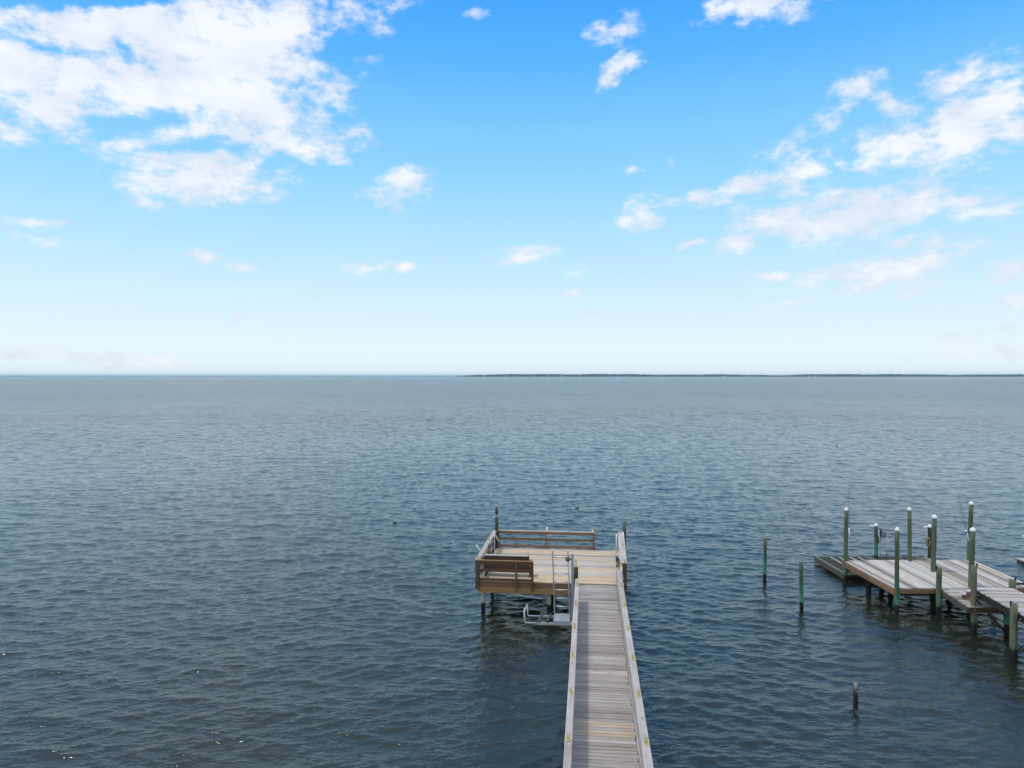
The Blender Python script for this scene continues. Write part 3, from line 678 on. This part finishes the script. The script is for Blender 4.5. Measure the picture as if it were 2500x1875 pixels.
bs.inputs['Base Color'].default_value = (.0155, .0195, .0135, 1); bs.inputs['Specular Tint'].default_value = (.62, .88, 1, 1); bs.inputs['Specular IOR Level'].default_value = .88; lk(nt, smooth(nt, dist, 40, 420, .03, .18), bs.inputs['Roughness']); bs.inputs['IOR'].default_value = 1.333
wm.materials.append(m)
wo = bpy.data.objects.new('water', wm); col.objects.link(wo); wo['kind'] = 'structure'

# ------------------------------------------------------------------ sky, clouds, sun
world = bpy.data.worlds.new('World'); sc.world = world; world.use_nodes = True
nt = world.node_tree; bg = nt.nodes['Background']
sky = N(nt, 'ShaderNodeTexSky', sky_type='NISHITA', sun_disc=False, sun_elevation=SUN_EL, sun_rotation=SUN_AZ, altitude=0, air_density=1., dust_density=.6, ozone_density=3.)
SKY_STRENGTH = .11
tc = N(nt, 'ShaderNodeTexCoord').outputs['Generated']
nm = N(nt, 'ShaderNodeVectorMath', operation='NORMALIZE'); lk(nt, tc, nm.inputs[0])
sp = N(nt, 'ShaderNodeSeparateXYZ'); lk(nt, nm.outputs[0], sp.inputs[0])
az = math_n(nt, 'MULTIPLY', math_n(nt, 'ARCTAN2', sp.outputs[0], sp.outputs[1]), 180/math.pi)
el = math_n(nt, 'MULTIPLY', math_n(nt, 'ARCSINE', sp.outputs[2]), 180/math.pi)
ae = N(nt, 'ShaderNodeCombineXYZ'); lk(nt, az, ae.inputs[0]); lk(nt, el, ae.inputs[1])
def sn(vec, sx, sy, detail, rough=.55, off=(0, 0), dist=0.):
    mp = N(nt, 'ShaderNodeMapping'); mp.inputs['Scale'].default_value = (sx, sy, 1); mp.inputs['Location'].default_value = (*off, 0); lk(nt, vec, mp.inputs['Vector'])
    n = N(nt, 'ShaderNodeTexNoise'); n.noise_dimensions = '2D'; n.inputs['Scale'].default_value = 1; n.inputs['Detail'].default_value = detail; n.inputs['Roughness'].default_value = rough; n.inputs['Distortion'].default_value = dist
    lk(nt, mp.outputs[0], n.inputs['Vector']); return n
wv = sn(ae.outputs[0], .22, .34, 4, .6)
ws = N(nt, 'ShaderNodeVectorMath', operation='SUBTRACT'); lk(nt, wv.outputs['Color'], ws.inputs[0]); ws.inputs[1].default_value = (.5, .5, .5)
wsc = N(nt, 'ShaderNodeVectorMath', operation='MULTIPLY'); lk(nt, ws.outputs[0], wsc.inputs[0]); wsc.inputs[1].default_value = (2.6, 1.6, 0)
wp = N(nt, 'ShaderNodeVectorMath', operation='ADD'); lk(nt, ae.outputs[0], wp.inputs[0]); lk(nt, wsc.outputs[0], wp.inputs[1])
CLOUDS = [
    (-27.6,23.4,10.56,2.83,9,1.15), (-20.8,22.8,7.33,4.53,6,1.25), (-31.8,20.3,5.47,2.72,11,1.1), (-34.9,19.1,3.45,2.93,12,1.1), (-24.9,19.7,9.19,3.35,7,1.25),
    (-19.2,19.6,5.14,3.63,5,1.1), (-33.4,17.8,4.63,1.8,5,1.0), (-21.5,17.5,4.67,1.4,6,0.85), (-17.2,25.3,3.82,2.54,6,1.0), (-35.1,15.5,1.94,1.07,10,0.75),
    (-30.9,16.5,1.69,0.64,9,0.6), (-23.7,14.4,5.54,1.9,5,1.1), (-26.3,14.5,2.3,1.39,7,0.95), (-27.3,16.8,1.66,1.02,8,0.75), (-21.2,14.2,3.32,1.36,5,1.0),
    (-16.8,16.9,4.93,1.29,9,0.8), (-13.0,18.1,1.98,0.84,26,0.75), (-15.8,18.7,2.45,1.27,5,0.7), (-25.4,12.6,1.89,0.57,14,0.6), (-11.6,26.4,3.38,1.43,-4,0.62),
    (-9.1,27.0,1.95,1.15,27,0.6), (-12.7,23.4,2.15,0.67,4,0.55), (-8.9,14.6,2.76,1.3,16,0.85), (-2.7,27.0,1.19,0.41,1,0.6), (8.1,25.7,2.33,1.0,3,0.85),
    (8.6,23.0,1.85,0.92,28,0.85), (7.2,21.7,1.31,0.38,44,0.5), (19.1,26.1,4.19,1.06,-4,0.95), (18.1,25.2,1.56,0.46,15,0.7), (16.4,25.4,0.91,0.35,31,0.5),
    (25.8,20.1,1.91,0.88,-1,0.95), (24.3,18.4,2.0,0.91,23,0.75), (33.1,17.1,3.8,1.69,14,1.15), (31.8,15.8,3.54,1.45,3,1.1), (28.7,15.8,3.53,1.44,2,1.05),
    (31.8,19.1,2.73,1.26,10,0.75), (34.1,19.9,2.2,0.97,-2,0.75), (28.1,18.6,2.13,0.99,-28,0.7), (35.4,15.9,1.73,0.95,25,0.85), (17.8,14.3,3.53,0.86,17,0.8),
    (14.4,13.5,2.55,0.68,11,0.85), (21.8,14.7,3.37,1.44,9,0.85), (20.5,16.5,2.43,0.83,30,0.75), (19.1,13.9,1.98,0.73,-5,0.6), (24.9,15.4,1.17,0.69,14,0.7),
    (10.5,12.6,1.93,1.31,17,0.95), (25.8,11.5,5.39,1.6,5,1.1), (22.1,11.2,4.08,1.45,-10,1.05), (29.9,12.5,3.41,0.98,18,0.95), (33.1,10.8,3.21,0.72,7,0.9),
    (32.3,11.7,2.56,0.66,2,0.7), (17.8,10.5,2.12,1.09,22,0.85), (14.4,10.2,1.55,0.38,12,0.75), (29.5,9.3,1.92,0.5,6,0.8), (28.2,7.3,4.65,1.09,14,0.95),
    (25.2,7.4,3.23,0.86,9,0.85), (19.8,7.5,2.01,0.45,2,0.75), (30.3,8.0,1.92,1.07,35,0.8), (29.1,6.2,2.49,0.58,6,0.7), (35.2,7.2,1.5,0.84,13,0.9),
    (35.3,4.8,1.22,0.9,-3,0.65), (20.8,5.3,2.71,0.48,3,0.5), (-23.3,8.7,1.52,0.6,-5,0.8), (-21.0,8.2,1.11,0.41,3,0.7), (0.9,9.8,2.45,0.72,7,0.8),
    (-11.1,8.5,2.17,0.5,-2,0.75), (-8.7,8.3,0.8,0.43,1,0.75), (5.0,6.5,1.11,0.33,-1,0.65), (6.9,5.2,1.03,0.29,4,0.6), (-21.5,4.6,0.65,0.38,2,0.7),
    (5.0,8.7,1.1,0.65,19,0.5), (-33.5,10.1,2.26,0.42,3,0.6), (-33.2,9.0,1.85,0.36,-1,0.55), (9.7,15.8,1.3,0.34,-7,0.55), (12.6,16.5,0.5,0.46,-4,0.4),
    (-31.9,1.2,12.67,0.7,-2,0.55), (-26.8,1.1,4.95,0.4,-3,0.5), (34.2,1.5,5.69,0.62,5,0.55), (33.5,2.7,3.24,0.5,5,0.5),
]
HOLES = [
    (-28.5,21.8,0.48,0.95,20,0.55), (-30.7,24.3,4.39,0.47,12,0.9), (-26.7,17.7,3.0,0.78,19,0.8), (-23.7,16.4,2.58,0.5,11,0.5), (-18.2,15.9,1.56,0.52,23,0.5),
    (-33.1,21.0,2.89,0.43,-1,0.45), (-14.1,23.8,2.48,1.48,5,0.5), (-29.6,17.2,1.74,0.53,9,0.5), (-16.8,20.4,1.01,1.85,-4,0.35),
]
mask = None
for (a, e, ra, re, ang, s) in CLOUDS:
    mp = N(nt, 'ShaderNodeMapping', vector_type='TEXTURE'); lk(nt, wp.outputs[0], mp.inputs['Vector'])
    mp.inputs['Location'].default_value = (a, e, 0); mp.inputs['Rotation'].default_value = (0, 0, R(ang)); mp.inputs['Scale'].default_value = (ra*1.60, re*1.68, 1)
    g = N(nt, 'ShaderNodeTexGradient', gradient_type='SPHERICAL'); lk(nt, mp.outputs[0], g.inputs[0])
    v = math_n(nt, 'MULTIPLY', g.outputs['Fac'], s*.9)
    mask = v if mask is None else math_n(nt, 'SMOOTH_MAX', mask, v)
    if nt.nodes[-1].operation == 'SMOOTH_MAX': nt.nodes[-1].inputs[2].default_value = .12
for (a, e, ra, re, ang, s) in HOLES:
    mp = N(nt, 'ShaderNodeMapping', vector_type='TEXTURE'); lk(nt, wp.outputs[0], mp.inputs['Vector'])
    mp.inputs['Location'].default_value = (a, e, 0); mp.inputs['Rotation'].default_value = (0, 0, R(ang)); mp.inputs['Scale'].default_value = (ra*1.5, re*1.5, 1)
    g = N(nt, 'ShaderNodeTexGradient', gradient_type='SPHERICAL'); lk(nt, mp.outputs[0], g.inputs[0])
    mask = math_n(nt, 'SUBTRACT', mask, math_n(nt, 'MULTIPLY', g.outputs['Fac'], s))
# unseen broken cloud added above and behind the view to whiten skylight and reflections
pl = N(nt, 'ShaderNodeVectorMath', operation='DIVIDE'); zc = math_n(nt, 'MAXIMUM', sp.outputs[2], .12); cz = N(nt, 'ShaderNodeCombineXYZ'); [lk(nt, zc, cz.inputs[i]) for i in range(3)]
lk(nt, nm.outputs[0], pl.inputs[0]); lk(nt, cz.outputs[0], pl.inputs[1])
hi = math_n(nt, 'MULTIPLY', smooth(nt, sn(pl.outputs[0], 1.1, 1.1, 5).outputs[0], .30, .54, 0, .85), math_n(nt, 'MAXIMUM', smooth(nt, el, 30, 43), smooth(nt, sp.outputs[1], .1, -.2)))
mask = math_n(nt, 'MAXIMUM', mask, hi)
fb = sn(ae.outputs[0], .42, .75, 9, .62, (3.1, 7.7)).outputs[0]
fb2 = sn(wp.outputs[0], 1.3, 2.1, 6, .6, (5.3, 1.2)).outputs[0]
fbs = math_n(nt, 'ADD', math_n(nt, 'MULTIPLY', math_n(nt, 'SUBTRACT', fb, .5), 1.45), math_n(nt, 'MULTIPLY', math_n(nt, 'SUBTRACT', fb2, .5), .42))
dn = math_n(nt, 'ADD', mask, math_n(nt, 'MULTIPLY', fbs, smooth(nt, mask, .02, .30)))
alpha = smooth(nt, dn, .12, .80)
thick = smooth(nt, dn, .35, 1.0)
sh = sn(ae.outputs[0], .16, .30, 5, .55, (9, 2)).outputs[0]
lit = smooth(nt, math_n(nt, 'ADD', sh, math_n(nt, 'MULTIPLY', thick, .16)), .42, .80)
ccol = mixc(nt, lit, (.75, .83, .955), (.94, .975, 1.04))
skyc = N(nt, 'ShaderNodeVectorMath', operation='SCALE'); skyc.inputs['Scale'].default_value = SKY_STRENGTH; lk(nt, sky.outputs[0], skyc.inputs[0])
graded = skyc.outputs[0]
# clear-air colour by height above the horizon, with a share of the physical sky for its change round the compass
er = math_n(nt, 'DIVIDE', el, 90., True)
rc = ramp(nt, er, [(0, (.80, .92, .98)), (2/90, (.79, .915, .98)), (5.5/90, (.67, .865, .98)), (10.4/90, (.465, .78, .98)), (15/90, (.30, .68, .98)), (19.6/90, (.195, .575, .98)), (24/90, (.098, .455, .98)), (27.5/90, (.06, .385, .98)), (45/90, (.11, .38, .86)), (1, (.08, .27, .66))])
gs = N(nt, 'ShaderNodeVectorMath', operation='SCALE'); gs.inputs['Scale'].default_value = 1.06; lk(nt, mixc(nt, .08, rc, graded), gs.inputs[0])
graded = gs.outputs[0]

final = mixc(nt, math_n(nt, 'MULTIPLY', alpha, .97), graded, ccol)
un = N(nt, 'ShaderNodeVectorMath', operation='SCALE'); un.inputs['Scale'].default_value = 1/SKY_STRENGTH; lk(nt, final, un.inputs[0])
lk(nt, un.outputs[0], bg.inputs['Color']); bg.inputs['Strength'].default_value = SKY_STRENGTH
sd = Vector((math.sin(SUN_AZ)*math.cos(SUN_EL), math.cos(SUN_AZ)*math.cos(SUN_EL), math.sin(SUN_EL)))
sl = bpy.data.lights.new('sun', 'SUN'); sl.energy = 1.75; sl.angle = R(5); sl.color = (1, .92, .80)
so = bpy.data.objects.new('sun', sl); col.objects.link(so); so.rotation_euler = sd.to_track_quat('Z', 'Y').to_euler(); so.location = (0, 0, 60)


# ------------------------------------------------------------------ haze over the bay
b = MB(); b.box(-75000, 75000, -75000, 75000, -2.5, 46)
hz = b.build('haze', M['white']); hz.data.materials.clear(); hz['kind'] = 'stuff'
hm_ = bpy.data.materials.new('haze_air'); hm_.use_nodes = True; ht = hm_.node_tree; ht.nodes.clear()
ho = ht.nodes.new('ShaderNodeOutputMaterial'); pv = ht.nodes.new('ShaderNodeVolumePrincipled')
pv.inputs['Color'].default_value = (.58, .84, 1, 1); pv.inputs['Density'].default_value = 4.5e-5; pv.inputs['Anisotropy'].default_value = 0
ht.links.new(pv.outputs[0], ho.inputs['Volume']); hz.data.materials.append(hm_)

# ------------------------------------------------------------------ camera and render settings
cd = bpy.data.cameras.new('camera'); cd.sensor_width = 36; cd.lens = 36*1733/2500; cd.clip_start = .2; cd.clip_end = 200000
co = bpy.data.objects.new('camera', cd); col.objects.link(co); co.location = (0, 0, CAM_H); co.rotation_euler = (R(90)-math.atan(19.5/1733), 0, 0); sc.camera = co
vs = sc.view_settings; vs.view_transform = 'Standard'; vs.look = 'None'; vs.exposure = 0; vs.gamma = 1; vs.use_curve_mapping = False
cy = sc.cycles; cy.max_bounces = 6; cy.diffuse_bounces = 3; cy.glossy_bounces = 3; cy.transmission_bounces = 2; cy.volume_bounces = 2
cy.caustics_reflective = False; cy.caustics_refractive = False; cy.sample_clamp_indirect = 4; cy.use_denoising = True
